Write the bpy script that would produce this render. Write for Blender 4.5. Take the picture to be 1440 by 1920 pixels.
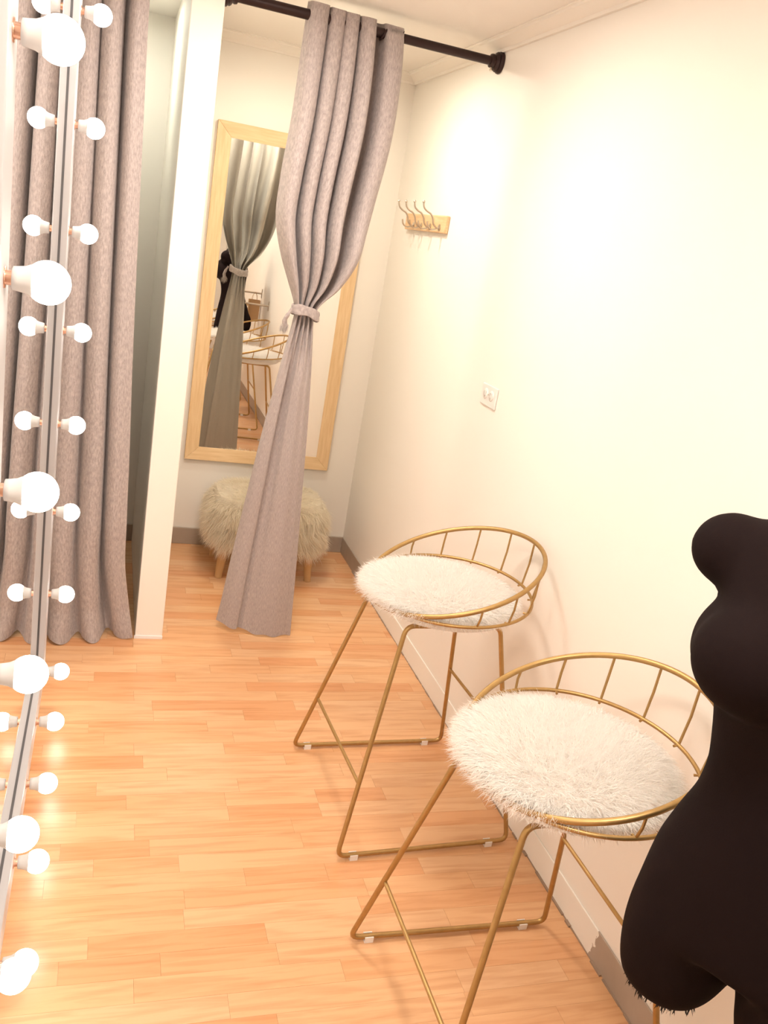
import bpy, bmesh, math, random
import numpy as np
from mathutils import Vector, Matrix
for o in list(bpy.data.objects): bpy.data.objects.remove(o)
SC = bpy.context.scene
COL = SC.collection
random.seed(4); RNG = np.random.default_rng(7)

# ---------------------------------------------------------------- camera
cam_d = bpy.data.cameras.new('camera'); cam = bpy.data.objects.new('camera', cam_d); COL.objects.link(cam)
SC.camera = cam
FPX = 1632.44
cam_d.sensor_fit = 'VERTICAL'; cam_d.sensor_height = 36.0; cam_d.lens = 36.0*FPX/1920.0
cam_d.clip_start = 0.02; cam_d.clip_end = 60
MR = [[0.94756896, 0.06820548, 0.31218758], [-0.27399025, -0.32934182, 0.90358359], [0.16444578, -0.94174412, -0.29338645]]
RM = Matrix([[MR[i][0], -MR[i][1], -MR[i][2]] for i in range(3)])       # blender camera looks down -Z with +Y up
cam.matrix_world = Matrix.Translation((0, 0, 1.6)) @ RM.to_4x4()

# ---------------------------------------------------------------- room sizes
XL, XR, YB, YF, ZC = -0.165, 1.245, 4.19, -2.6, 2.33
XM = -0.144                      # reflecting plane of the vanity mirror
PX0, PX1, PY0 = 0.170, 0.272, 3.137   # dividing partition

# ---------------------------------------------------------------- world, lamps, exposure
w = bpy.data.worlds.new('world'); SC.world = w; w.use_nodes = True
w.node_tree.nodes['Background'].inputs[0].default_value = (1.0, 0.93, 0.84, 1)
w.node_tree.nodes['Background'].inputs[1].default_value = 0.3
SC.view_settings.view_transform = 'Standard'; SC.view_settings.look = 'None'
SC.view_settings.exposure = 0.69; SC.view_settings.gamma = 1.0; SC.view_settings.use_curve_mapping = False
SC.cycles.use_light_tree = False; SC.cycles.max_bounces = 8; SC.cycles.diffuse_bounces = 4
LAMPS = [((0.40, 2.40), 11.5, (1.0, 0.905, 0.815)), ((0.38, 0.60), 13.5, (1.0, 0.905, 0.815)), ((0.45, -1.4), 9.0, (1.0, 0.91, 0.80)),
         ((0.69, 3.42), 6.4, (1.0, 0.94, 0.79)), ((-0.03, 3.75), 1.7, (0.95, 1.0, 0.90))]  # these two are unseen fill lamps, added to brighten the fitting rooms
BULB_W = 10.0

# ---------------------------------------------------------------- materials
def mat(name, col, rough=0.6, metal=0.0, spec=0.5, noise=None, bump=None, col2=None, trans=0, sheen=0, emit=None):
    m = bpy.data.materials.new(name); m.use_nodes = True
    nt = m.node_tree; b = nt.nodes['Principled BSDF']
    b.inputs['Base Color'].default_value = (*col, 1); b.inputs['Roughness'].default_value = rough
    b.inputs['Metallic'].default_value = metal; b.inputs['Specular IOR Level'].default_value = spec
    if sheen: b.inputs['Sheen Weight'].default_value = sheen; b.inputs['Sheen Roughness'].default_value = .5
    if emit: b.inputs['Emission Color'].default_value = (*emit[0], 1); b.inputs['Emission Strength'].default_value = emit[1]
    if noise or bump:
        tc = nt.nodes.new('ShaderNodeTexCoord')
    if noise:                   # (scale, strength, (sx,sy,sz))
        mp = nt.nodes.new('ShaderNodeMapping'); mp.inputs['Scale'].default_value = noise[2]
        nt.links.new(tc.outputs['Object'], mp.inputs[0])
        n = nt.nodes.new('ShaderNodeTexNoise'); n.inputs['Scale'].default_value = noise[0]; n.inputs['Detail'].default_value = 5
        nt.links.new(mp.outputs[0], n.inputs[0])
        r = nt.nodes.new('ShaderNodeValToRGB'); r.color_ramp.elements[0].position = .5-noise[1]; r.color_ramp.elements[1].position = .5+noise[1]
        r.color_ramp.elements[0].color = (*(col2 or [c*.8 for c in col]), 1); r.color_ramp.elements[1].color = (*col, 1)
        nt.links.new(n.outputs[0], r.inputs[0]); nt.links.new(r.outputs[0], b.inputs['Base Color'])
    if bump:                    # (scale, strength)
        n = nt.nodes.new('ShaderNodeTexNoise'); n.inputs['Scale'].default_value = bump[0]; n.inputs['Detail'].default_value = 4
        nt.links.new(tc.outputs['Object'], n.inputs[0])
        bp = nt.nodes.new('ShaderNodeBump'); bp.inputs['Strength'].default_value = bump[1]; bp.inputs['Distance'].default_value = .004
        nt.links.new(n.outputs[0], bp.inputs['Height']); nt.links.new(bp.outputs[0], b.inputs['Normal'])
    return m

M = {}
M['wall'] = mat('wall_paint', (.86, .815, .75), .62, spec=.3, noise=(3.0, .35, (1, 1, 1)), col2=(.85, .80, .73), bump=(60, .04))
M['ceiling'] = mat('ceiling_paint', (.84, .79, .73), .8, spec=.2, bump=(40, .04))
M['cornice'] = mat('cornice_plaster', (.86, .81, .74), .6)
M['white'] = mat('white_lacquer', (.84, .82, .81), .4)
M['frame_white'] = mat('frame_white', (.47, .455, .465), .35)
M['gasket'] = mat('grey_gasket', (.10, .095, .10), .7)
M['chrome'] = mat('mirror_silver', (.93, .94, .93), .0, 1.0)
M['chrome2'] = mat('mirror_silver_dressing', (.86, .85, .80), .004, 1.0)
M['bulb_body'] = mat('bulb_plastic', (.60, .585, .57), .4)
M['copper'] = mat('socket_copper', (.60, .36, .26), .3, 1.0)
M['globe'] = mat('bulb_globe_lit', (.9, .88, .84), .4, emit=((1.0, .92, .82), BULB_W))
M['gold'] = mat('brass_gold_metal', (.50, .325, .135), .42, .85, noise=(60, .3, (1, 1, 1)), col2=(.42, .265, .10))
M['fur'] = mat('white_faux_fur', (.95, .93, .90), .85, spec=.15)
M['fur_cream'] = mat('cream_long_fur', (.90, .83, .70), .8, spec=.15)
M['rubber_white'] = mat('foot_plastic', (.84, .80, .76), .35)
M['black'] = mat('black_flocked_fabric', (.0085, .0036, .0034), .85, spec=.12, bump=(500, .12))
M['black_fringe'] = mat('black_fringe', (.012, .009, .009), .8)
M['bronze'] = mat('dark_bronze_rod', (.030, .013, .012), .42, .3, spec=.4)
M['pine'] = mat('pale_wood', (.80, .58, .34), .5, noise=(7, .22, (14, 14, 1.2)), col2=(.68, .45, .23), bump=(60, .05))
M['pine_x'] = mat('pale_wood_cross', (.80, .58, .34), .5, noise=(7, .22, (1.2, 14, 14)), col2=(.68, .45, .23), bump=(60, .05))
M['pine_y'] = mat('hook_board_wood', (.80, .55, .32), .5, noise=(7, .22, (14, 1.6, 14)), col2=(.66, .40, .2))
M['steel'] = mat('brushed_steel', (.55, .48, .40), .3, 1.0)
M['plastic'] = mat('outlet_plastic', (.78, .76, .72), .3)
M['slot'] = mat('outlet_slot', (.42, .39, .36), .6)
M['tile'] = mat('baseboard_tile', (.42, .34, .275), .45, noise=(9, .3, (1, 1, 1)), col2=(.34, .27, .21), bump=(30, .1))
M['wood_leg'] = mat('ottoman_leg_wood', (.62, .38, .18), .5, noise=(10, .3, (6, 6, 1)), col2=(.5, .3, .13))
M['tan'] = mat('tan_paper', (.48, .28, .13), .7, bump=(25, .2))
M['brown'] = mat('dark_brown_wood', (.035, .018, .014), .5)
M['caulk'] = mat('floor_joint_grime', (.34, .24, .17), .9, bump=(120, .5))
M['diffuser'] = mat('lamp_diffuser', (.9, .9, .9), .5, emit=((1, .9, .78), 3.0))
M['shade_ring'] = mat('lamp_rim', (.8, .8, .8), .4)

def curtain_mat(name, face, back):
    m = bpy.data.materials.new(name); m.use_nodes = True; nt = m.node_tree; b = nt.nodes['Principled BSDF']
    b.inputs['Roughness'].default_value = .8; b.inputs['Specular IOR Level'].default_value = .2
    b.inputs['Sheen Weight'].default_value = .25; b.inputs['Sheen Roughness'].default_value = .4
    tc = nt.nodes.new('ShaderNodeTexCoord')
    def ramp(sc, p0, p1, c0, c1, mapping=None):
        n = nt.nodes.new('ShaderNodeTexNoise'); n.inputs['Scale'].default_value = sc; n.inputs['Detail'].default_value = 6; n.inputs['Roughness'].default_value = .7
        if mapping:
            mp = nt.nodes.new('ShaderNodeMapping'); mp.inputs['Scale'].default_value = mapping
            nt.links.new(tc.outputs['UV'], mp.inputs[0]); nt.links.new(mp.outputs[0], n.inputs[0])
        else: nt.links.new(tc.outputs['UV'], n.inputs[0])
        r = nt.nodes.new('ShaderNodeValToRGB'); e = r.color_ramp.elements
        e[0].position = p0; e[1].position = p1; e[0].color = (*c0, 1); e[1].color = (*c1, 1)
        nt.links.new(n.outputs[0], r.inputs[0]); return r, n
    r1, n1 = ramp(90, .34, .68, [c*.74 for c in face], [min(1, c*1.26) for c in face], (1.25, .6, 1))   # crushed chenille mottling, metres of cloth
    r2, n2 = ramp(40, .3, .7, [c*.94 for c in back], back, (1, .15, 1))
    g = nt.nodes.new('ShaderNodeNewGeometry'); mx = nt.nodes.new('ShaderNodeMix'); mx.data_type = 'RGBA'
    nt.links.new(g.outputs['Backfacing'], mx.inputs[0]); nt.links.new(r1.outputs[0], mx.inputs[7]); nt.links.new(r2.outputs[0], mx.inputs[6])
    nt.links.new(mx.outputs[2], b.inputs['Base Color'])
    n3 = nt.nodes.new('ShaderNodeTexNoise'); n3.inputs['Scale'].default_value = 260; n3.inputs['Detail'].default_value = 3
    nt.links.new(tc.outputs['UV'], n3.inputs[0])
    ad = nt.nodes.new('ShaderNodeMath'); ad.operation = 'ADD'; nt.links.new(n1.outputs[0], ad.inputs[0]); nt.links.new(n3.outputs[0], ad.inputs[1])
    bp = nt.nodes.new('ShaderNodeBump'); bp.inputs['Strength'].default_value = .35; bp.inputs['Distance'].default_value = .004
    nt.links.new(ad.outputs[0], bp.inputs['Height']); nt.links.new(bp.outputs[0], b.inputs['Normal'])
    return m
M['curtain'] = curtain_mat('taupe_chenille', (.425, .365, .35), (.50, .455, .41))

def floor_mat():
    m = bpy.data.materials.new('beech_laminate'); m.use_nodes = True; nt = m.node_tree; b = nt.nodes['Principled BSDF']
    N = nt.nodes.new; L = nt.links.new
    b.inputs['Roughness'].default_value = .27; b.inputs['Specular IOR Level'].default_value = .5
    g = N('ShaderNodeNewGeometry'); oi = N('ShaderNodeObjectInfo')
    ad = N('ShaderNodeMath'); ad.operation = 'ADD'; L(g.outputs['Random Per Island'], ad.inputs[0]); L(oi.outputs['Random'], ad.inputs[1])
    fr = N('ShaderNodeMath'); fr.operation = 'FRACT'; L(ad.outputs[0], fr.inputs[0])
    sh = N('ShaderNodeVectorMath'); sh.operation = 'SCALE'; sh.inputs[0].default_value = (37, 91, 13); L(fr.outputs[0], sh.inputs['Scale'])
    va = N('ShaderNodeVectorMath'); va.operation = 'ADD'; L(g.outputs['Position'], va.inputs[0]); L(sh.outputs[0], va.inputs[1])
    mp = N('ShaderNodeMapping'); mp.inputs['Scale'].default_value = (2.2, 26, 1); L(va.outputs[0], mp.inputs[0])
    n = N('ShaderNodeTexNoise'); n.inputs['Scale'].default_value = 2.0; n.inputs['Detail'].default_value = 6; n.inputs['Distortion'].default_value = .6; L(mp.outputs[0], n.inputs[0])
    r = N('ShaderNodeValToRGB'); e = r.color_ramp.elements
    e[0].position = 0; e[0].color = (.67, .325, .150, 1); e[1].position = 1; e[1].color = (.73, .435, .240, 1)
    k = e.new(.22); k.color = (.70, .370, .180, 1); k = e.new(.6); k.color = (.715, .405, .207, 1)
    L(fr.outputs[0], r.inputs[0])
    r2 = N('ShaderNodeValToRGB'); e = r2.color_ramp.elements
    e[0].position = .28; e[0].color = (.80, .70, .60, 1); e[1].position = .56; e[1].color = (1, 1, 1, 1); L(n.outputs[0], r2.inputs[0])
    mx = N('ShaderNodeMix'); mx.data_type = 'RGBA'; mx.blend_type = 'MULTIPLY'; mx.inputs[0].default_value = .75
    L(r.outputs[0], mx.inputs[6]); L(r2.outputs[0], mx.inputs[7]); L(mx.outputs[2], b.inputs['Base Color'])
    return m
M['floor'] = floor_mat()

def baseboard_mat():            # grey tile skirting, painted white over its middle run with a ragged paint edge
    m = M['tile'].copy(); m.name = 'baseboard_part_painted'; nt = m.node_tree; b = nt.nodes['Principled BSDF']; N = nt.nodes.new; L = nt.links.new
    src = b.inputs['Base Color'].links[0].from_socket
    g = N('ShaderNodeNewGeometry'); sp = N('ShaderNodeSeparateXYZ'); L(g.outputs['Position'], sp.inputs[0])
    n = N('ShaderNodeTexNoise'); n.inputs['Scale'].default_value = 34; n.inputs['Detail'].default_value = 4; L(g.outputs['Position'], n.inputs[0])
    def m_(op, a, b_):
        q = N('ShaderNodeMath'); q.operation = op
        for i, s in enumerate((a, b_)):
            if isinstance(s, (int, float)): q.inputs[i].default_value = s
            else: L(s, q.inputs[i])
        return q.outputs[0]
    j = m_('MULTIPLY', m_('SUBTRACT', n.outputs[0], .5), .07)
    y = m_('ADD', m_('ADD', sp.outputs[1], j), m_('MULTIPLY', sp.outputs[2], .2))
    on = m_('MULTIPLY', m_('GREATER_THAN', y, 1.465), m_('LESS_THAN', y, 3.66))
    mx = N('ShaderNodeMix'); mx.data_type = 'RGBA'; L(on, mx.inputs[0]); L(src, mx.inputs[6]); mx.inputs[7].default_value = (.86, .82, .755, 1)
    L(mx.outputs[2], b.inputs['Base Color']); return m
M['tile_painted'] = baseboard_mat()

# ---------------------------------------------------------------- helpers
def tag(o, label=None, cat=None, group=None, kind=None):
    if label: o['label'] = label
    if cat: o['category'] = cat
    if group: o['group'] = group
    if kind: o['kind'] = kind
    return o
def link(name, me, m, parent=None, smooth=True):
    o = bpy.data.objects.new(name, me); COL.objects.link(o)
    if m and not me.materials: me.materials.append(m)
    if smooth: me.polygons.foreach_set('use_smooth', [True]*len(me.polygons))
    if parent is not None: o.parent = parent
    return o
def empty(name, loc, rz=0, **k):
    o = bpy.data.objects.new(name, None); COL.objects.link(o); o.location = loc; o.rotation_euler = (0, 0, rz); o.empty_display_size = .1
    return tag(o, **k)
class MB:
    def __init__(s): s.v = []; s.f = []
    def add(s, v, f):
        k = len(s.v); s.v += [tuple(map(float, p)) for p in v]; s.f += [tuple(i+k for i in q) for q in f]; return s
    def box(s, a, b):
        (x0, y0, z0), (x1, y1, z1) = a, b
        return s.add([(x0,y0,z0),(x1,y0,z0),(x1,y1,z0),(x0,y1,z0),(x0,y0,z1),(x1,y0,z1),(x1,y1,z1),(x0,y1,z1)],
                     [(0,3,2,1),(4,5,6,7),(0,1,5,4),(1,2,6,5),(2,3,7,6),(3,0,4,7)])
    def tube(s, pts, r, n=12, closed=False):
        P = np.array(pts, float); K = len(P); R = np.full(K, r, float) if np.isscalar(r) else np.array(r, float)
        if closed: T = np.roll(P, -1, 0)-np.roll(P, 1, 0)
        else: T = np.gradient(P, axis=0)
        T /= np.linalg.norm(T, axis=1)[:, None]
        u = np.cross(T[0], (0, 0, 1)) if abs(T[0][2]) < .9 else np.cross(T[0], (1, 0, 0))
        u /= np.linalg.norm(u); vs = []
        for i in range(K):
            u = u-T[i]*(u@T[i]); u /= np.linalg.norm(u); w_ = np.cross(T[i], u)
            for j in range(n):
                a = 2*math.pi*j/n; vs.append(P[i]+R[i]*(math.cos(a)*u+math.sin(a)*w_))
        f = []
        for i in range(K if closed else K-1):
            for j in range(n):
                a = i*n+j; b = i*n+(j+1) % n; c = ((i+1) % K)*n+(j+1) % n; d = ((i+1) % K)*n+j; f.append((a, b, c, d))
        if not closed:
            f.append(tuple(range(n-1, -1, -1))); f.append(tuple((K-1)*n+j for j in range(n)))
        return s.add(vs, f)
    def lathe(s, prof, origin=(0, 0, 0), axis=(0, 0, 1), n=24):       # prof: (radius, distance along the axis)
        ax = np.array(axis, float); ax /= np.linalg.norm(ax)
        u = np.cross(ax, (0, 0, 1)) if abs(ax[2]) < .9 else np.cross(ax, (1, 0, 0)); u /= np.linalg.norm(u); w_ = np.cross(ax, u)
        vs = [];f = []
        for r, h in prof:
            for j in range(n):
                a = 2*math.pi*j/n; vs.append(np.array(origin)+ax*h+max(r, 1e-5)*(math.cos(a)*u+math.sin(a)*w_))
        for i in range(len(prof)-1):
            for j in range(n): f.append((i*n+j, i*n+(j+1) % n, (i+1)*n+(j+1) % n, (i+1)*n+j))
        f.append(tuple(range(n-1, -1, -1))); f.append(tuple((len(prof)-1)*n+j for j in range(n)))
        return s.add(vs, f)
    def mesh(s, name):
        me = bpy.data.meshes.new(name); me.from_pydata(s.v, [], s.f); me.update()
        bm = bmesh.new(); bm.from_mesh(me); bmesh.ops.recalc_face_normals(bm, faces=bm.faces); bm.to_mesh(me); bm.free(); return me
    def build(s, name, m, parent=None, smooth=True, bevel=0):
        o = link(name, s.mesh(name), m, parent, smooth)
        if bevel:
            b = o.modifiers.new('bevel', 'BEVEL'); b.width = bevel; b.segments = 2; b.limit_method = 'ANGLE'; b.angle_limit = .6
        if smooth:
            o.data.set_sharp_from_angle(angle=math.radians(45)) if hasattr(o.data, 'set_sharp_from_angle') else None
        return o
def box(name, a, b, m, parent=None, bevel=0, **k): return tag(MB().box(a, b).build(name, m, parent, False, bevel), **k)
def fillet(pts, r, closed=False, n=6):
    P = [np.array(p, float) for p in pts]; out = []; K = len(P)
    for i, p in enumerate(P):
        if not closed and i in (0, K-1): out.append(p); continue
        a, b = P[i-1]-p, P[(i+1) % K]-p; la, lb = np.linalg.norm(a), np.linalg.norm(b); q = min(r, la*.45, lb*.45)
        A, B = p+a/la*q, p+b/lb*q
        for t in np.linspace(0, 1, n): out.append((1-t)**2*A+2*t*(1-t)*p+t*t*B)
    return out
def smooth_path(keys, n=12):      # Catmull-Rom through keys
    P = [np.array(k, float) for k in keys]; P = [2*P[0]-P[1]]+P+[2*P[-1]-P[-2]]; out = []
    for i in range(1, len(P)-2):
        for t in np.linspace(0, 1, n, endpoint=False):
            a, b, c, d = P[i-1:i+3]
            out.append(.5*((2*b)+(-a+c)*t+(2*a-5*b+4*c-d)*t*t+(-a+3*b-3*c+d)*t**3))
    out.append(P[-2]); return out
def copy_tree(o, parent=None):
    c = o.copy(); COL.objects.link(c)
    if parent is not None: c.parent = parent
    for ch in list(o.children): copy_tree(ch, c)
    return c
def strands(name, roots, dirs, lens, width, droop, m, parent, curl=.25):
    """thin tapering ribbons, three segments each"""
    K = len(roots); d = dirs/np.linalg.norm(dirs, axis=1)[:, None]
    side = np.cross(d, RNG.normal(size=(K, 3))); side /= np.linalg.norm(side, axis=1)[:, None]
    bend = RNG.normal(size=(K, 3))*curl; V = []
    p = roots.copy(); cur = d.copy()
    seg = (lens/3)[:, None]; W = [1, .85, .55]
    for i in range(3):
        w_ = width*W[i]; V += [p-side*w_/2, p+side*w_/2]
        p = p+cur*seg; cur = cur+bend*.5+np.array([0, 0, -droop]); cur /= np.linalg.norm(cur, axis=1)[:, None]
    V.append(p); A = np.stack(V, 1).reshape(-1, 3)
    idx = np.arange(K)[:, None]*7
    q = np.concatenate([idx+np.array([0, 1, 3, 2]), idx+np.array([2, 3, 5, 4])], 0); t = idx+np.array([4, 5, 6])
    me = bpy.data.meshes.new(name); me.from_pydata(A.tolist(), [], q.tolist()+t.tolist()); me.update()
    o = link(name, me, m, parent); o['kind'] = 'stuff'; return o

# ---------------------------------------------------------------- room shell
T = .12
ST = dict(kind='structure')
box('wall_right', (XR, YF-T, -.05), (XR+T, YB+T, ZC+.05), M['wall'], **ST)
box('wall_left', (XL-T, YF-T, -.05), (XL, YB+T, ZC+.05), M['wall'], **ST)
box('wall_back', (XL, YB, -.05), (XR, YB+T, ZC+.05), M['wall'], **ST)
box('wall_front', (XL, YF-T, -.05), (XR, YF, ZC+.05), M['wall'], **ST)
box('wall_partition', (PX0, PY0, 0), (PX1, YB, ZC), M['wall'], bevel=.003, **ST)
box('ceiling', (XL, YF, ZC), (XR, YB, ZC+.05), M['ceiling'], **ST)
# cornice: stepped plaster profile (x out from wall, z down from ceiling)
def cornice(name, side):
    prof = [(0, -.040), (.010, -.040), (.013, -.030), (.022, -.026), (.038, -.014), (.048, -.011), (.050, -.004), (.058, -.003), (.058, 0), (0, 0)]
    mb = MB(); n = len(prof)
    if side == 'right': ends = [[(XR-a, y, ZC+b) for a, b in prof] for y in (YF, YB)]
    elif side == 'left': ends = [[(XL+a, y, ZC+b) for a, b in prof] for y in (YF, YB)]
    else: ends = [[(x, YB-a, ZC+b) for a, b in prof] for x in (PX1, XR)]
    mb.add(ends[0]+ends[1], [(i, (i+1) % n, n+(i+1) % n, n+i) for i in range(n)]+[tuple(range(n)), tuple(range(2*n-1, n-1, -1))])
    return tag(mb.build(name, M['cornice'], None, True), **ST)
cornice('trim_1', 'right'); cornice('trim_2', 'back'); cornice('trim_3', 'left')
# skirting boards
BH = .085
def skirting(name, a, b, m, gap=None):
    o = box(name, a, b, m, bevel=.002, **ST); return o
skirting('baseboard_right', (XR-.005, YF, 0), (XR, YB, BH), M['tile_painted'])
skirting('baseboard_back', (PX1, YB-.012, 0), (XR-.005, YB, BH), M['tile'])
skirting('baseboard_left', (XL, YB-.012, 0), (PX0, YB, BH), M['tile'])
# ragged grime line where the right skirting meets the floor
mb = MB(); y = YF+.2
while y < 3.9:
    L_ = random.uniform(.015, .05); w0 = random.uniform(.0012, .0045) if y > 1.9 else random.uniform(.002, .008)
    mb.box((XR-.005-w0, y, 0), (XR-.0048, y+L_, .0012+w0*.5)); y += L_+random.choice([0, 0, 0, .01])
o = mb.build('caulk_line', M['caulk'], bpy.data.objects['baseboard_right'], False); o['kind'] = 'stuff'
# base lip of the partition
box('trim_4', (PX0-.003, PY0-.006, 0), (PX1+.001, PY0, .012), M['white'], **ST)

# laminate floor: base slab and one piece per strip
M['subfloor'] = mat('subfloor', (.40, .24, .11), .8)
floor = box('floor', (XL, YF, -.05), (XR, YB, -.006), M['subfloor'], **ST)
unit = MB().box((-.5, -.5, -.006), (.5, .5, 0)).mesh('plank'); unit.materials.append(M['floor'])
for k in ('fur', 'fur_cream'):         # light passes through the fine fibres
    nt = M[k].node_tree; b = nt.nodes['Principled BSDF']; c_ = tuple(b.inputs['Base Color'].default_value)
    tr = nt.nodes.new('ShaderNodeBsdfTranslucent'); tr.inputs[0].default_value = c_
    mx = nt.nodes.new('ShaderNodeMixShader'); mx.inputs[0].default_value = .52
    nt.links.new(b.outputs[0], mx.inputs[1]); nt.links.new(tr.outputs[0], mx.inputs[2]); nt.links.new(mx.outputs[0], nt.nodes['Material Output'].inputs[0])
RW = .0640; gap = .0004; pieces = []
row0 = 2.741 % RW
k0 = int((YF-row0)/RW)-1
rest = MB(); n_pl = 0
k = k0
while True:
    y0 = row0+k*RW; y1 = y0+RW; k += 1
    if y0 > YB: break
    y0c, y1c = max(y0, YF), min(y1, YB)
    if y1c-y0c < .004: continue
    x = XL-random.uniform(0, .35)
    while x < XR:
        Lp = random.choice([.22, .27, .31, .36, .42, .47, .52])*random.uniform(.95, 1.05)
        a, b = max(x, XL), min(x+Lp, XR); x += Lp
        if b-a < .01: continue
        spans = [(a, b)]
        if y1c > PY0 and a < PX1 and b > PX0: pass       # the partition stands on top of the laminate
        for a, b in spans:
            if y0c > 1.0:
                o = bpy.data.objects.new('plank', unit); COL.objects.link(o); o.parent = floor
                o.location = ((a+b)/2, (y0c+y1c)/2, random.uniform(-.00015, 0)); o.scale = (b-a-gap, y1c-y0c-gap, 1); n_pl += 1
            else: rest.box((a+gap/2, y0c+gap/2, -.006), (b-gap/2, y1c-gap/2, 0))
print('planks', n_pl)
o = rest.build('plank_remainder', M['floor'], floor, False); o['kind'] = 'stuff'

# ---------------------------------------------------------------- ceiling lamps (flush round fittings; the fitting-room pair is added fill)
LN = ['over the fur stools', 'above the camera end of the room', 'at the far end behind the camera', 'added as unseen fill inside the right-hand fitting room', 'added as unseen fill inside the left-hand fitting room']
for i, ((lx, ly), wt, colr) in enumerate(LAMPS):
    r = .16 if wt > 7 else .06
    t = empty('ceiling_light', (lx, ly, ZC), label='round white flush ceiling light '+LN[i], cat='light')
    MB().lathe([(r+.012, 0), (r+.012, -.018), (r, -.022), (r, 0)], n=40).build('lamp_rim', M['shade_ring'], t)
    MB().lathe([(r, 0), (r, -.019), (r*.96, -.022), (0, -.024)], n=40).build('lamp_diffuser', M['diffuser'], t)
    l = bpy.data.lights.new('lamp_light', 'AREA'); l.shape = 'DISK'; l.size = r*2; l.energy = wt; l.color = colr
    lo = bpy.data.objects.new('lamp_light', l); COL.objects.link(lo); lo.parent = t; lo.location = (0, 0, -.03)

# ---------------------------------------------------------------- vanity mirror with bulbs on the left wall
YN, YFAR, ZB, ZT = 1.155, 2.600, .150, 2.260
DZ = .267; XS = -.124; SW = .045
van = empty('vanity_mirror', (XM, (YN+YFAR)/2, 0), label='tall white framed wall mirror ringed with lit round bulbs on the left wall', cat='mirror')
O = -np.array([XM, (YN+YFAR)/2, 0])
def vb(name, a, b, m, bevel=.002): return box(name, np.array(a)+O, np.array(b)+O, m, van, bevel)
vb('mirror_glass', (XM-.012, YN, ZB), (XM, YFAR, ZT), M['chrome'], 0)
vb('backing_board', (XL, YN-SW, ZB-SW), (XM-.0125, YFAR+SW, ZT+SW), M['frame_white'], 0)
vb('stile', (XM-.012, YN-SW, ZB-SW), (XS, YN+SW, ZT+SW), M['frame_white'])
vb('stile', (XM-.012, YFAR-SW, ZB-SW), (XS, YFAR+SW, ZT+SW), M['frame_white'])
vb('rail', (XM-.012, YN+SW, ZB-SW), (XS, YFAR-SW, ZB+SW-.012), M['frame_white'])
vb('rail', (XM-.012, YN+SW, ZT-SW), (XS, YFAR-SW, ZT+SW), M['frame_white'])
for y_a, y_b, z_a, z_b in [(YFAR-SW-.0012, YFAR-SW, ZB, ZT), (YN+SW, YN+SW+.0012, ZB, ZT), (YN+SW+.002, YFAR-SW-.002, ZB+SW-.012, ZB+SW-.0105)]:
    vb('glass_gasket', (XM, y_a, z_a), (XM+.0030, y_b, z_b), M['gasket'], 0)
def bulb():
    g = MB(); prof = []
    R = .0265; c = .049
    for a in np.linspace(-42, 90, 11): prof.append((R*math.cos(math.radians(a)), c+R*math.sin(math.radians(a))))
    g.lathe(prof, (0, 0, 0), (1, 0, 0), 24); gm = g.mesh('light_bulb'); gm.materials.append(M['globe'])
    hm = MB().lathe([(.0115, .0085), (.0142, .0095), (.0150, .016), (.0163, .0235), (.0195, .0305), (.0202, .0322), (.016, .0325)], (0, 0, 0), (1, 0, 0), 24).mesh('bulb_housing'); hm.materials.append(M['bulb_body'])
    prof = []
    for i in range(6): prof += [(.0085, -.001+i*.0016), (.0095, -.0002+i*.0016)]
    sm = MB().lathe([(.013, -.001), (.013, .0015)]+[(r_, h+.002) for r_, h in prof], (0, 0, 0), (1, 0, 0), 20).mesh('bulb_socket'); sm.materials.append(M['copper'])
    return gm, hm, sm
gm, hm, sm = bulb()
for me in (gm, hm, sm): me.polygons.foreach_set('use_smooth', [True]*len(me.polygons))
spots = [(YN, ZB+DZ*i) for i in range(8)]+[(YFAR, ZB+DZ*i) for i in range(8)]
spots += [(YN+(YFAR-YN)*i/5, ZB) for i in range(1, 5)]+[(YN+(YFAR-YN)*i/5, ZT) for i in range(1, 5)]
for (y, z) in spots:
    g = bpy.data.objects.new('light_bulb', gm); COL.objects.link(g); g.parent = van; g.location = (XS-XM, y+O[1], z)
    for nm, me in (('bulb_housing', hm), ('bulb_socket', sm)):
        q = bpy.data.objects.new(nm, me); COL.objects.link(q); q.parent = g

# ---------------------------------------------------------------- curtains
def interp(zs, keys):
    ks = sorted(keys); return np.interp(zs, [k[0] for k in ks], [k[1] for k in ks])
def smooth_interp(zs, keys):
    ks = sorted(keys); X = np.array([k[0] for k in ks]); Y = np.array([k[1] for k in ks])
    m = np.gradient(Y, X); i = np.clip(np.searchsorted(X, zs)-1, 0, len(X)-2); h = X[i+1]-X[i]; t = np.clip((zs-X[i])/h, 0, 1)
    return (2*t**3-3*t**2+1)*Y[i]+(t**3-2*t**2+t)*h*m[i]+(-2*t**3+3*t**2)*Y[i+1]+(t**3-t**2)*h*m[i+1]
def cloth(name, zs, fn, NU, m, parent, width, thick=.0025):
    us = np.linspace(0, 1, NU); V = []; UV = []
    for z in zs:
        x, y, zz = fn(us, z); V.append(np.stack([x, y, zz], 1)); UV.append(np.stack([us*width, np.full(NU, z)], 1))
    V = np.concatenate(V); UV = np.concatenate(UV); F = []
    for i in range(len(zs)-1):
        for j in range(NU-1): a = i*NU+j; F.append((a, a+1, a+NU+1, a+NU))
    me = bpy.data.meshes.new(name); me.from_pydata(V.tolist(), [], F); me.update()
    uv = me.uv_layers.new(name='UVMap'); li = np.zeros(len(me.loops), int); me.loops.foreach_get('vertex_index', li)
    uv.data.foreach_set('uv', UV[li].ravel())
    return link(name, me, m, parent)

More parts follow.
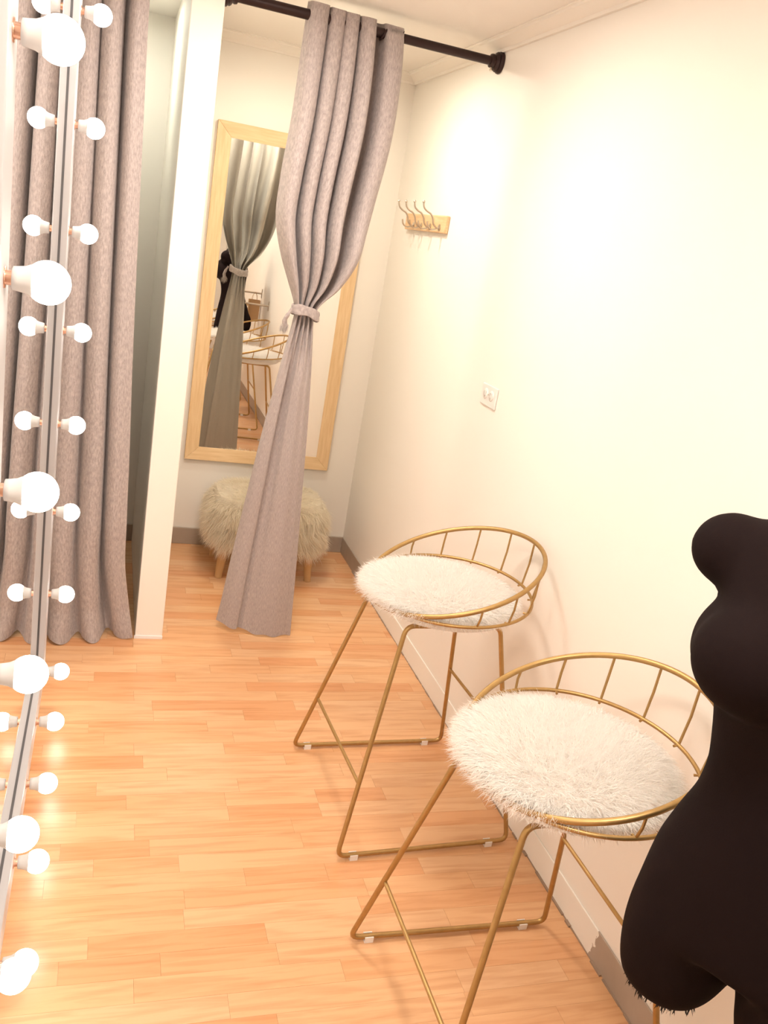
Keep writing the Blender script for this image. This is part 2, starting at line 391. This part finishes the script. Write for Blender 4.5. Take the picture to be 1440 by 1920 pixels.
# tied curtain of the right-hand fitting room, pushed to the left of its opening
RODY, RODZ = 3.19, 2.259; TZ = 1.305
tied = empty('curtain', (.66, RODY, 0), label='taupe curtain tied at its waist hanging in front of the framed dressing mirror', cat='curtain')
zl = [(2.300, .556), (2.13, .552), (1.95, .546), (1.75, .532), (1.62, .532), (1.49, .566), (1.40, .602), (1.33, .628), (1.305, .633), (1.27, .630), (1.15, .612), (.90, .578), (.62, .548), (.30, .515), (.0, .488)]
zr = [(2.300, .872), (2.13, .888), (1.95, .889), (1.75, .868), (1.62, .850), (1.49, .822), (1.40, .775), (1.33, .715), (1.305, .706), (1.27, .709), (1.15, .722), (.90, .742), (.62, .758), (.30, .776), (.0, .790)]
zamp = [(2.300, .036), (2.1, .044), (1.8, .060), (1.55, .056), (1.40, .038), (1.33, .022), (1.305, .019), (1.27, .020), (1.15, .022), (.9, .024), (.5, .030), (.0, .034)]
def tied_fn(us, z):
    xl, xr = smooth_interp(np.array([z]), zl)[0], smooth_interp(np.array([z]), zr)[0]; A = interp([z], zamp)[0]
    if z > TZ:
        t = min(1, (z-TZ)/.9)
        tr = [-.03, .20, .355, .495, .62, .68, .785, .89, 1.05]; k2 = .35+.65*t
        br = [a_*k2+(b_)*(1-k2) for a_, b_ in zip(tr, [0, .2, .4, .6, .7, .76, .84, .9, 1.0])]
        phi = np.interp(us+.006*np.sin(z*6+us*7), br, [0, 1, 2, 3, 3.5, 3.86, 4.14, 4.5, 5]); ph = 2*math.pi*phi
        s = np.cos(ph); s = np.sign(s)*np.abs(s)**.55
        y = RODY+A*s*(.8+.3*us+.18*np.sin(us*11+1))
        span = xr-xl
        x = xl+span*us-.23*span/5*np.sin(ph)*(1-.8*np.exp(-((us-.74)/.09)**2))*(.4+.6*t)
        bul = .045*math.exp(-((z-1.50)/.13)**2)          # cloth blousing over the tie
        y = y-bul*us
        # wrinkles radiating out of the tie
        wr = math.exp(-(z-TZ)/.16)
        y = y+.006*wr*np.sin(us*46+z*9)
    else:
        t = (TZ-z)/TZ
        k = min(1, t*5)
        ph = 2*math.pi*np.interp(us, [0, .26, .30, .62, 1.02], [.25, .75, 1.05, 1.5, 1.85])
        s = np.cos(ph); s = np.sign(s)*np.abs(s)**.8
        phi = 2*math.pi*5*us; s5 = np.cos(phi); s5 = np.sign(s5)*np.abs(s5)**.65
        s = s*k+s5*(1-k)
        y = RODY+A*s*(.9-.35*t)+(.07*t)*np.clip(1-us*3, 0, 1)-.012*t+.003*np.sin(us*31+z*4)*(1-t*.8)
        span = xr-xl
        x = xl+span*us+.004*np.sin(2*ph)*k*(1-t)
    zz = np.full(len(us), z)
    if z < .12: zz = zz+(.12-z)/.12*(.030*(1-us)**1.5+.004*np.sin(us*23)+.004)
    if z > 2.28: zz = zz-(.014*us)+.004*np.cos(ph)
    return x-.66, y-RODY, zz
zs = np.concatenate([np.linspace(2.30, 1.45, 60), np.linspace(1.44, 1.15, 50), np.linspace(1.13, 0.0, 60)])
c1 = cloth('curtain_cloth', zs, tied_fn, 300, M['curtain'], tied, 1.3)
# the tie band, its knot and frayed ends
ring = []
for a in np.linspace(0, 2*math.pi, 40, endpoint=False):
    ring.append(((.670-.66)+.050*math.cos(a), -.002+.034*math.sin(a), TZ+.012*math.cos(a+2.4)+.002*math.sin(3*a)))
mb = MB(); K = len(ring)
prof = [(-.001, -.019), (.003, -.017), (.0045, -.008), (.0030, 0), (.0048, .009), (.003, .017), (-.001, .018)]
vs = []; f = []
for i, p in enumerate(ring):
    a = 2*math.pi*i/K; n_ = np.array([math.cos(a)*.7, math.sin(a), 0]); n_ /= np.linalg.norm(n_)
    for q, h in prof: vs.append(np.array(p)+n_*q+np.array([0, 0, h*(1+.1*math.sin(5*a))]))
P_ = len(prof)
for i in range(K):
    for j in range(P_): f.append((i*P_+j, ((i+1) % K)*P_+j, ((i+1) % K)*P_+(j+1) % P_, i*P_+(j+1) % P_))
mb.add(vs, f)
def uv_planar(o, s=1):
    me = o.data; me.flip_normals(); uv = me.uv_layers.new(name='UVMap'); co = np.zeros(len(me.vertices)*3); me.vertices.foreach_get('co', co); co = co.reshape(-1, 3)
    li = np.zeros(len(me.loops), int); me.loops.foreach_get('vertex_index', li); uv.data.foreach_set('uv', np.stack([co[li, 0]+co[li, 1], co[li, 2]], 1).ravel())
tie = mb.build('tie_band', M['curtain'], tied); uv_planar(tie)
kn = MB().tube(smooth_path([(-.046, -.030, TZ+.012), (-.058, -.034, TZ-.010), (-.066, -.026, TZ-.034), (-.060, -.020, TZ-.060)], 6), [.005]*6+[.0075]*6+[.009]*6+[.008], 10).build('tie_tail', M['curtain'], tied); uv_planar(kn)
n = 260
rts = np.stack([RNG.normal(-.061, .007, n), RNG.normal(-.022, .006, n), TZ-.055+RNG.normal(0, .006, n)], 1)
strands('tie_fringe', rts, np.stack([RNG.normal(-.3, .35, n), RNG.normal(-.2, .3, n), -np.ones(n)], 1), RNG.uniform(.012, .028, n), .0012, .2, M['curtain'], tied)
# dark grommets where the rod threads the pleats
for i in range(6):
    u = (i+.45)/5.6; x = .556+(.872-.556)*u
    pts = [((x-.66)+.010*math.sin(a), .021*math.cos(a), RODZ+.021*math.sin(a)) for a in np.linspace(0, 2*math.pi, 28, endpoint=False)]
    MB().tube(pts, .0032, 8, True).build('grommet', M['bronze'], tied)

# long curtain of the left-hand fitting room
lc = empty('curtain', (0, 3.14, 0), label='long taupe curtain hanging straight to the floor left of the white partition', cat='curtain')
lxr = [(2.31, .036), (2.17, .037), (1.75, .048), (1.40, .058), (1.0, .072), (.75, .083), (.50, .092), (.30, .103), (.14, .130), (0, .156)]
lxl = [(2.31, -.163), (1.2, -.162), (0, -.160)]
def left_fn(us, z):
    xr = smooth_interp(np.array([z]), lxr)[0]; xl = interp([z], lxl)[0]
    t = 1-z/2.3
    u = us+.012*math.sin(z*2.1)*np.sin(us*9)
    ph = 2*math.pi*np.interp(u, [0, .37, .70, 1.0], [0, 1, 2, 2.62])
    s = np.cos(ph); s = np.sign(s)*np.abs(s)**.6
    dep = np.interp(u, [0, .2, .37, .53, .70, .9, 1], [.8, .9, .45, 1, 1.25, 1, .6])
    A = .040+.010*t
    low = max(0, 1-z/.45)
    y = 3.14+A*s*dep*(1-.35*low)+.004*np.sin(us*21+z*6)*(.3+low)-.022*low*np.sin(us*5.2+.5)
    x = xl+(xr-xl)*us-.19*(xr-xl)/2.7*np.sin(ph)*(1-.6*low)
    zz = np.full(len(us), z)
    if z < .12: zz = zz+(.12-z)/.12*(.010+.008*np.sin(us*19)); y = y-(.12-z)*.25*(.6+.5*np.sin(us*13))
    return np.clip(x, -.1625, .165), y-3.14, zz
cloth('curtain_cloth', np.concatenate([np.linspace(2.31, .4, 80), np.linspace(.39, 0, 40)]), left_fn, 260, M['curtain'], lc, .85)
def rod(x0, x1, y, z, label, flange0=True):
    r = empty('curtain_rod', (x0, y, z), label=label, cat='curtain rod')
    L_ = x1-x0
    MB().tube([(.012, 0, 0), (L_*.62, 0, 0)], .0165, 20).build('rod_tube', M['bronze'], r)
    MB().tube([(L_*.62-.001, 0, 0), (L_-.012, 0, 0)], .0150, 20).build('rod_tube', M['bronze'], r)
    pf = [(.034, 0), (.037, .004), (.036, .010), (.031, .014), (.033, .018), (.029, .024), (.022, .028), (.024, .034), (.022, .042), (.018, .044)]
    MB().lathe(pf, (0, 0, 0), (1, 0, 0), 32).build('end_flange', M['bronze'], r)
    MB().lathe(pf, (L_, 0, 0), (-1, 0, 0), 32).build('end_flange', M['bronze'], r)
    MB().lathe([(.004, 0), (.004, .006), (.0055, .007), (.0055, .012)], (L_-.036, -.004, -.020), (0, -.2, -1), 10).build('set_screw', M['steel'], r)
rod(PX1, XR, RODY, RODZ, 'dark bronze tension rod above the tied curtain, from partition to right wall')
rod(XL, PX0, 3.14, RODZ, 'short dark bronze rod carrying the long left curtain')

# ---------------------------------------------------------------- dressing mirror on the back wall
DY = YB
k_ = (DY-.026)/DY
fx0, fx1, fz0, fz1 = .385*k_, 1.1045*k_, 1.6+(.439-1.6)*k_, 1.6+(1.982-1.6)*k_
FW = .064; y0, y1 = DY-.026, DY-.001
dm = empty('dressing_mirror', ((fx0+fx1)/2, DY, fz0), label='tall mirror in a pale wooden frame on the back wall behind the tied curtain', cat='mirror')
D0 = -np.array([(fx0+fx1)/2, DY, fz0])
def framebar(pts_outer, pts_inner, m):     # mitred bar: outer edge a-b, inner edge c-d, with a shallow inner bevel
    (ax, az), (bx, bz) = pts_outer; (cx, cz), (dx, dz) = pts_inner
    q = []
    for (X, Z), yy in [((ax, az), y1), ((bx, bz), y1), ((dx, dz), y1), ((cx, cz), y1), ((ax, az), y0), ((bx, bz), y0), ((dx, dz), y0+.008), ((cx, cz), y0+.008)]:
        q.append(np.array((X, yy, Z))+D0)
    f = [(0, 1, 2, 3), (4, 7, 6, 5), (0, 4, 5, 1), (1, 5, 6, 2), (2, 6, 7, 3), (3, 7, 4, 0)]
    MB().add(q, f).build('frame_bar', m, dm, False, .0015)
o_ = [(fx0, fz0), (fx1, fz0), (fx1, fz1), (fx0, fz1)]; i_ = [(fx0+FW, fz0+FW), (fx1-FW, fz0+FW), (fx1-FW, fz1-FW), (fx0+FW, fz1-FW)]
for a in range(4):
    b = (a+1) % 4; framebar((o_[a], o_[b]), (i_[a], i_[b]), M['pine_x'] if a % 2 == 0 else M['pine'])
MB().box(np.array((fx0+FW-.004, DY-.016, fz0+FW-.004))+D0, np.array((fx1-FW+.004, DY-.010, fz1-FW+.004))+D0).build('mirror_glass', M['chrome2'], dm, False)

# ---------------------------------------------------------------- gold stools
def make_stool():
    st = empty('bar_stool', (0, 0, 0), cat='stool')
    rx, ry, lz, lb, lx = .2352, .252, .694, .063, .0096
    hr, hx, hz, ha = .256, .0163, .754, .3615
    byf, byr, bxf, bxr, ty, txf, txr, tz = .2634, .2566, -.2939, .2277, .139, -.161, .1215, .6406
    low = lambda a: np.array([lx+rx*math.cos(a)*math.cos(lb), ry*math.sin(a), lz+rx*math.cos(a)*math.sin(lb)])
    hop = lambda a: np.array([hx+hr*math.cos(a)*math.cos(ha), hr*math.sin(a), hz+hr*math.cos(a)*math.sin(ha)])
    TT = np.linspace(0, 2*math.pi, 96, endpoint=False)
    MB().tube([hop(a) for a in TT], .0066, 12, True).build('back_hoop', M['gold'], st)
    MB().tube([low(a) for a in TT], .0046, 10, True).build('seat_ring', M['gold'], st)
    for d in range(-96, 97, 24):
        a = math.radians(d); p, q = hop(a), low(a); v = (q-p)
        MB().tube([p, p+v*.5+np.array([.004*math.cos(a), .004*math.sin(a), 0]), q, q+np.array([-.012*math.cos(a), -.012*math.sin(a), -.002])], .0030, 8).build('spoke', M['gold'], st)
    for s in (1, -1):
        pts = [(txf, s*ty, tz), (bxf, s*byf, .012), (bxr, s*byr, .012), (txr, s*ty, tz)]
        MB().tube(fillet(pts, .026, True), .0066, 12, True).build('side_frame', M['gold'], st)
        for u in (.09, .88):
            x = bxf+(bxr-bxf)*u; y = s*(byf+(byr-byf)*u)
            mb = MB(); mb.box((x-.011, y-.0095, 0), (x+.011, y+.0095, .0065)); mb.box((x-.011, y-.0095, .0065), (x+.011, y-.0072, .016)); mb.box((x-.011, y+.0072, .0065), (x+.011, y+.0095, .016))
            mb.build('foot_clip', M['rubber_white'], st, False)
    F = (.2178-.012)/(tz-.012); R_ = (.3319-.012)/(tz-.012)
    A = np.array([bxf+(txf-bxf)*F, byf+(ty-byf)*F, .2178-.01]); MB().tube([A*(1, -1, 1), A], .0048, 10).build('footrest', M['gold'], st)
    A = np.array([bxr+(txr-bxr)*R_, byr+(ty-byr)*R_, .3319-.01]); MB().tube([A*(1, -1, 1), A], .0048, 10).build('stretcher', M['gold'], st)
    # seat pad with rounded edge and its long fur
    pr, px = .212, -.012; prof = [(0, .648), (pr*.9, .648), (pr*.97, .655), (pr, .668), (pr*.985, .684), (pr*.94, .696), (pr*.8, .705), (pr*.5, .710), (0, .712)]
    pad = MB().lathe(prof, (px, 0, 0), (0, 0, 1), 48).build('seat_pad', M['fur'], st)
    n = 22000
    r = np.sqrt(RNG.uniform(0, 1, n))*pr*.985; a = RNG.uniform(0, 2*math.pi, n)
    edge = RNG.random(n) < .42; r[edge] = pr*RNG.uniform(.93, 1.0, edge.sum())
    z = np.interp(r/pr, [0, .5, .8, .94, .985, 1], [.712, .710, .705, .696, .684, .668]); z[edge] = RNG.uniform(.672, .702, edge.sum())
    root = np.stack([px+r*np.cos(a), r*np.sin(a), z-.002], 1)
    ra = a+RNG.normal(0, .45, n); k = (r/pr)**2
    flow = RNG.normal(0, .45, (n, 3))
    d = np.stack([np.cos(ra)*(.25+1.1*k)+flow[:, 0]*(1-.7*k), np.sin(ra)*(.25+1.1*k)+flow[:, 1]*(1-.7*k), .95*(1-k)+.16+flow[:, 2]*.12], 1)
    ln = RNG.uniform(.024, .040, n)*np.where(edge, 1.05, 1)*(1-.25*np.cos(a)*k)
    strands('fur', root, d, ln, .0016, .20, M['fur'], pad, .30)
    return st
proto = make_stool()
stools = [((.959, 2.1312), .0448, 'gold wire bar stool with white fur seat, the farther one, nearer the tied curtain'),
          ((.9397, 1.3127), .0075, 'gold wire bar stool with white fur seat, partly hidden by the black torso form'),
          ((.93, .25), -.04, 'third gold wire bar stool with white fur seat, seen only in the dressing mirror')]
for i, ((x, y), rz, lab) in enumerate(stools):
    o = proto if i == 0 else copy_tree(proto)
    o.location = (x, y, 0); o.rotation_euler.z = rz; o['label'] = lab; o['category'] = 'stool'; o['group'] = 'gold stools along the right wall'

# ---------------------------------------------------------------- fluffy ottoman
OX, OY = .765, 3.905
ot = empty('ottoman', (OX, OY, 0), label='low cream shaggy fur ottoman on wooden legs under the dressing mirror', cat='ottoman')
ra_, rb_ = .262, .195
def sup(a, e=3.6): return np.sign(np.cos(a))*np.abs(np.cos(a))**(2/e), np.sign(np.sin(a))*np.abs(np.sin(a))**(2/e)
mb = MB(); prof = [(.0, .15), (.85, .15), (.97, .17), (1.0, .23), (1.0, .32), (.98, .362), (.92, .384), (.6, .394), (0.0, .396)]
vs = []; f = []; n = 48
for r_, z in prof:
    for j in range(n):
        cx_, sy_ = sup(2*math.pi*j/n); vs.append((ra_*max(r_, .001)*cx_, rb_*max(r_, .001)*sy_, z))
for i in range(len(prof)-1):
    for j in range(n): f.append((i*n+j, i*n+(j+1) % n, (i+1)*n+(j+1) % n, (i+1)*n+j))
mb.add(vs, f); cush = mb.build('cushion', M['fur_cream'], ot)
n = 24000
a = RNG.uniform(0, 2*math.pi, n); top = RNG.random(n) < .35
rr = np.where(top, np.sqrt(RNG.uniform(0, 1, n))*.97, 1.0); z = np.where(top, np.interp(rr, [0, .6, .86, .95, 1], [.394, .390, .378, .353, .31]), RNG.uniform(.17, .365, n))
rr = np.where(top, rr, np.interp(z, [.17, .23, .31, .355, .38], [.96, .99, .98, .94, .86]))
ca, sa = sup(a); root = np.stack([ra_*rr*ca, rb_*rr*sa, z], 1)
cl = np.round(root*16)/16; ph = np.sin(cl[:, 0]*91+cl[:, 1]*57+cl[:, 2]*133)   # locks
ang = a+RNG.normal(0, .25, n)+.5*ph
d = np.stack([np.cos(ang)*np.where(top, .8*rr, .75), np.sin(ang)*np.where(top, .8*rr, .75), np.where(top, .35, -.35)+.2*ph], 1)+RNG.normal(0, .13, (n, 3))
ln = np.where(top, RNG.uniform(.035, .055, n), RNG.uniform(.065, .105, n))
side = np.where(np.abs(ca) > .8, .75, 1.0); ln *= side
strands('fur', root, d, ln, .0020, .42, M['fur_cream'], cush, .30)
for sx in (-1, 1):
    for sy in (-1, 1):
        x, y = sx*.196, sy*.125
        MB().tube([(x+sx*.016, y+sy*.01, 0), (x, y, .20)], [.017, .026], 16).build('leg', M['wood_leg'], ot)

# ---------------------------------------------------------------- wall hook rack
hk = empty('hook_rack', (XR, 3.68, 1.70), label='pale wooden board with four metal coat hooks on the right wall', cat='coat hooks')
MB().box((-.018, -.26, -.034), (-.0005, .27, .034)).build('board', M['pine_y'], hk, False, .004)
for hy in (3.476, 3.593, 3.71, 3.814):
    y = hy-3.68+.004
    up = smooth_path([(-.018, y, -.016), (-.030, y, -.018), (-.046, y, -.004), (-.052, y, .016), (-.064, y, .032), (-.082, y, .040), (-.096, y, .052), (-.102, y, .072)], 6)
    MB().tube(up, .0036, 10).build('hook', M['steel'], hk)
    h = hk.children[-1]
    lo_ = smooth_path([(-.018, y, -.010), (-.034, y, -.022), (-.052, y, -.026), (-.068, y, -.016), (-.074, y, .002)], 6)
    MB().tube(lo_, .0032, 10).build('lower_prong', M['steel'], h)
    MB().lathe([(.002, -.005), (.0056, -.002), (.0056, .002), (.002, .006)], (-.102, y, .072), (-.2, 0, 1), 12).build('hook_tip', M['steel'], h)
    MB().lathe([(.013, 0), (.013, .003), (.009, .005)], (-.018, y, -.014), (-1, 0, 0), 16).build('hook_base', M['steel'], h)

# ---------------------------------------------------------------- wall outlet
ou = empty('wall_outlet', (XR, 2.718, 1.160), label='white double power outlet on the right wall below the hooks', cat='outlet')
MB().box((-.007, -.064, -.036), (-.0003, .064, .036)).build('cover_plate', M['plastic'], ou, False, .003)
for s in (-1, 1):
    MB().lathe([(.018, .005), (.018, .0085), (.017, .0095), (0, .0096)], (0, s*.024, .004), (-1, 0, 0), 24).build('receptacle', M['plastic'], ou)
    r_ = ou.children[-1]
    mb = MB(); 
    for dy in (-.0065, .0065): mb.box((-.0102, s*.024+dy-.0012, .004), (-.0095, s*.024+dy+.0012, .013))
    mb.box((-.0102, s*.024-.0025, -.007), (-.0095, s*.024+.0025, -.002)); mb.build('slot', M['slot'], r_, False)
MB().lathe([(.003, .007), (.003, .0082), (.001, .0084)], (0, 0, .004), (-1, 0, 0), 12).build('screw', M['steel'], ou)

# ---------------------------------------------------------------- black torso mannequin
MX, MY = .95, .80
mq = empty('mannequin', (MX, MY, 0), label='black armless torso mannequin standing beside the nearer stool', cat='mannequin')
ax_l = np.array([-.5, .866, 0]); fwd = np.array([-.866, -.5, 0])
B = np.stack([ax_l, fwd, (0, 0, 1)], 1)                # columns: lateral, forward, up
# (z, half lateral, half depth, forward shift)
SEC = [(1.405, .050, .052, -.012), (1.380, .058, .056, -.012), (1.366, .088, .060, -.012), (1.345, .122, .064, -.010), (1.320, .162, .070, -.006), (1.285, .196, .076, 0), (1.255, .190, .084, .010),
       (1.205, .164, .102, .018), (1.165, .166, .112, .022), (1.12, .160, .106, .018), (1.07, .146, .092, .008), (1.02, .139, .086, 0), (.97, .131, .086, -.004),
       (.92, .136, .098, -.010), (.87, .154, .112, -.018), (.81, .172, .124, -.024), (.75, .179, .126, -.024), (.70, .181, .122, -.020)]
def ring(z, hl, hd, sh, cx=0, n=48, e=2.25):
    out = []
    for j in range(n):
        c_, s_ = sup(2*math.pi*j/n, e); out.append((cx+hl*c_, sh+hd*s_, z))
    return out
bm_parts = []
def loft(rings):
    n = len(rings[0]); v = [p for r in rings for p in r]; f = []
    for i in range(len(rings)-1):
        for j in range(n): f.append((i*n+j, i*n+(j+1) % n, (i+1)*n+(j+1) % n, (i+1)*n+j))
    f.append(tuple(range(n-1, -1, -1))); f.append(tuple((len(rings)-1)*n+j for j in range(n))); return v, f
def ell(c, r, n=20):
    v = []; f = []
    for i in range(1, n):
        t = math.pi*i/n
        for j in range(2*n): p = math.pi*j/n; v.append((c[0]+r[0]*math.sin(t)*math.cos(p), c[1]+r[1]*math.sin(t)*math.sin(p), c[2]+r[2]*math.cos(t)))
    m_ = 2*n
    for i in range(n-2):
        for j in range(m_): f.append((i*m_+j, i*m_+(j+1) % m_, (i+1)*m_+(j+1) % m_, (i+1)*m_+j))
    f.append(tuple(range(m_))); f.append(tuple((n-2)*m_+j for j in range(m_-1, -1, -1))); return v, f
body = MB()
body.add(*loft([ring(*s_) for s_ in SEC]))
for s in (1, -1):
    body.add(*ell((s*.184, -.002, 1.268), (.062, .058, .056)))           # shoulder cap
    body.add(*ell((s*.092, .082, 1.155), (.082, .072, .076)))            # bust
    body.add(*ell((s*.135, .020, 1.150), (.062, .080, .075)))            # side of the chest
    body.add(*ell((s*.080, -.085, .74), (.090, .072, .105)))             # buttock
    body.add(*loft([ring(z, hl, hd, sh, s*cx) for z, hl, hd, sh, cx in [(.80, .080, .10, -.02, .090), (.70, .091, .108, -.018, .090), (.66, .089, .104, -.015, .092), (.62, .083, .096, -.011, .093), (.59, .074, .086, -.008, .095), (.572, .064, .074, -.006, .096), (.562, .045, .055, -.005, .096)]]))
body.v = [tuple(B @ np.array(p)) for p in body.v]
bo = body.build('body', M['black'], mq)
r = bo.modifiers.new('merge', 'REMESH'); r.mode = 'VOXEL'; r.voxel_size = .0075; r.use_smooth_shade = True
sm_ = bo.modifiers.new('smooth', 'SMOOTH'); sm_.factor = .6; sm_.iterations = 26
# fringe at the hem of each thigh, a small white tag, and the stand
for s in (1, -1):
    n = 260; a = RNG.uniform(0, 2*math.pi, n)
    P = np.stack([s*.096+.058*np.cos(a), -.006+.064*np.sin(a), np.full(n, .572)], 1) @ B.T
    strands('hem_fringe', P, np.stack([RNG.normal(0, .25, n), RNG.normal(0, .25, n), -np.ones(n)], 1), RNG.uniform(.006, .018, n), .003, .2, M['black_fringe'], mq)
tp = B @ np.array((.101, -.060, .53)); 
MB().box(tp-np.array((.012, .0008, .018)), tp+np.array((.012, .0008, .030))).build('white_tag', M['white'], mq, False)
MB().tube([(.048, -.083, .02), (.048, -.083, .75)], .012, 16).build('stand_pole', M['steel'], mq)
MB().lathe([(.0, .012), (.02, .022), (.11, .008), (.125, .004), (.125, 0), (0, 0)], (.048, -.083, 0), n=40).build('stand_base', M['steel'], mq)

# ---------------------------------------------------------------- things on the walls behind the camera, seen in the dressing mirror
for (y, z, L_, lab) in [(.50, .985, .30, 'steel T-shaped rail bracket on the right wall, upper and farther of two in the mirror'), (.93, .925, .20, 'steel T-shaped rail bracket on the right wall, lower and nearer of two in the mirror')]:
    b = empty('rail_bracket', (XR, y, z), label=lab, cat='bracket', group='rail brackets seen in the dressing mirror')
    MB().box((-.006, -.014, -.040), (-.0003, .014, .040)).build('wall_plate', M['steel'], b, False, .002)
    MB().tube([(-.005, 0, 0), (-L_, 0, 0)], .008, 12).build('arm', M['steel'], b)
bg = empty('paper_bag', (1.185, .50, .74), label='small tan paper bag hanging under the upper rail bracket, seen in the dressing mirror', cat='bag')
mb = MB(); a_ = [(-.045, -.022), (.045, -.022), (.045, .022), (-.045, .022)]
mb.add([(x, y, 0) for x, y in a_]+[(x*1.12, y*1.15, .185) for x, y in a_]+[(x*1.06, y*1.05, .184) for x, y in a_]+[(x*.94, y*.9, .004) for x, y in a_],
       [(0, 3, 2, 1)]+[(i, (i+1) % 4, 4+(i+1) % 4, 4+i) for i in range(4)]+[(4+i, 4+(i+1) % 4, 8+(i+1) % 4, 8+i) for i in range(4)]+[(8+i, 8+(i+1) % 4, 12+(i+1) % 4, 12+i) for i in range(4)]+[(12, 13, 14, 15)])
mb.build('bag_body', M['tan'], bg, False)
for sy in (-1, 1):
    MB().tube(smooth_path([(-.022, sy*.024, .17), (-.018, sy*.016, .215), (0, sy*.009, .250), (.018, sy*.016, .215), (.022, sy*.024, .17)], 6), .0015, 6).build('handle', M['tan'], bg)
pan = box('tall_frame', (.70, YF+.001, .50), (.90, YF+.03, 2.22), M['brown'], bevel=.003, label='tall dark brown panel high on the wall, at the left edge of the dressing mirror', cat='wall panel')
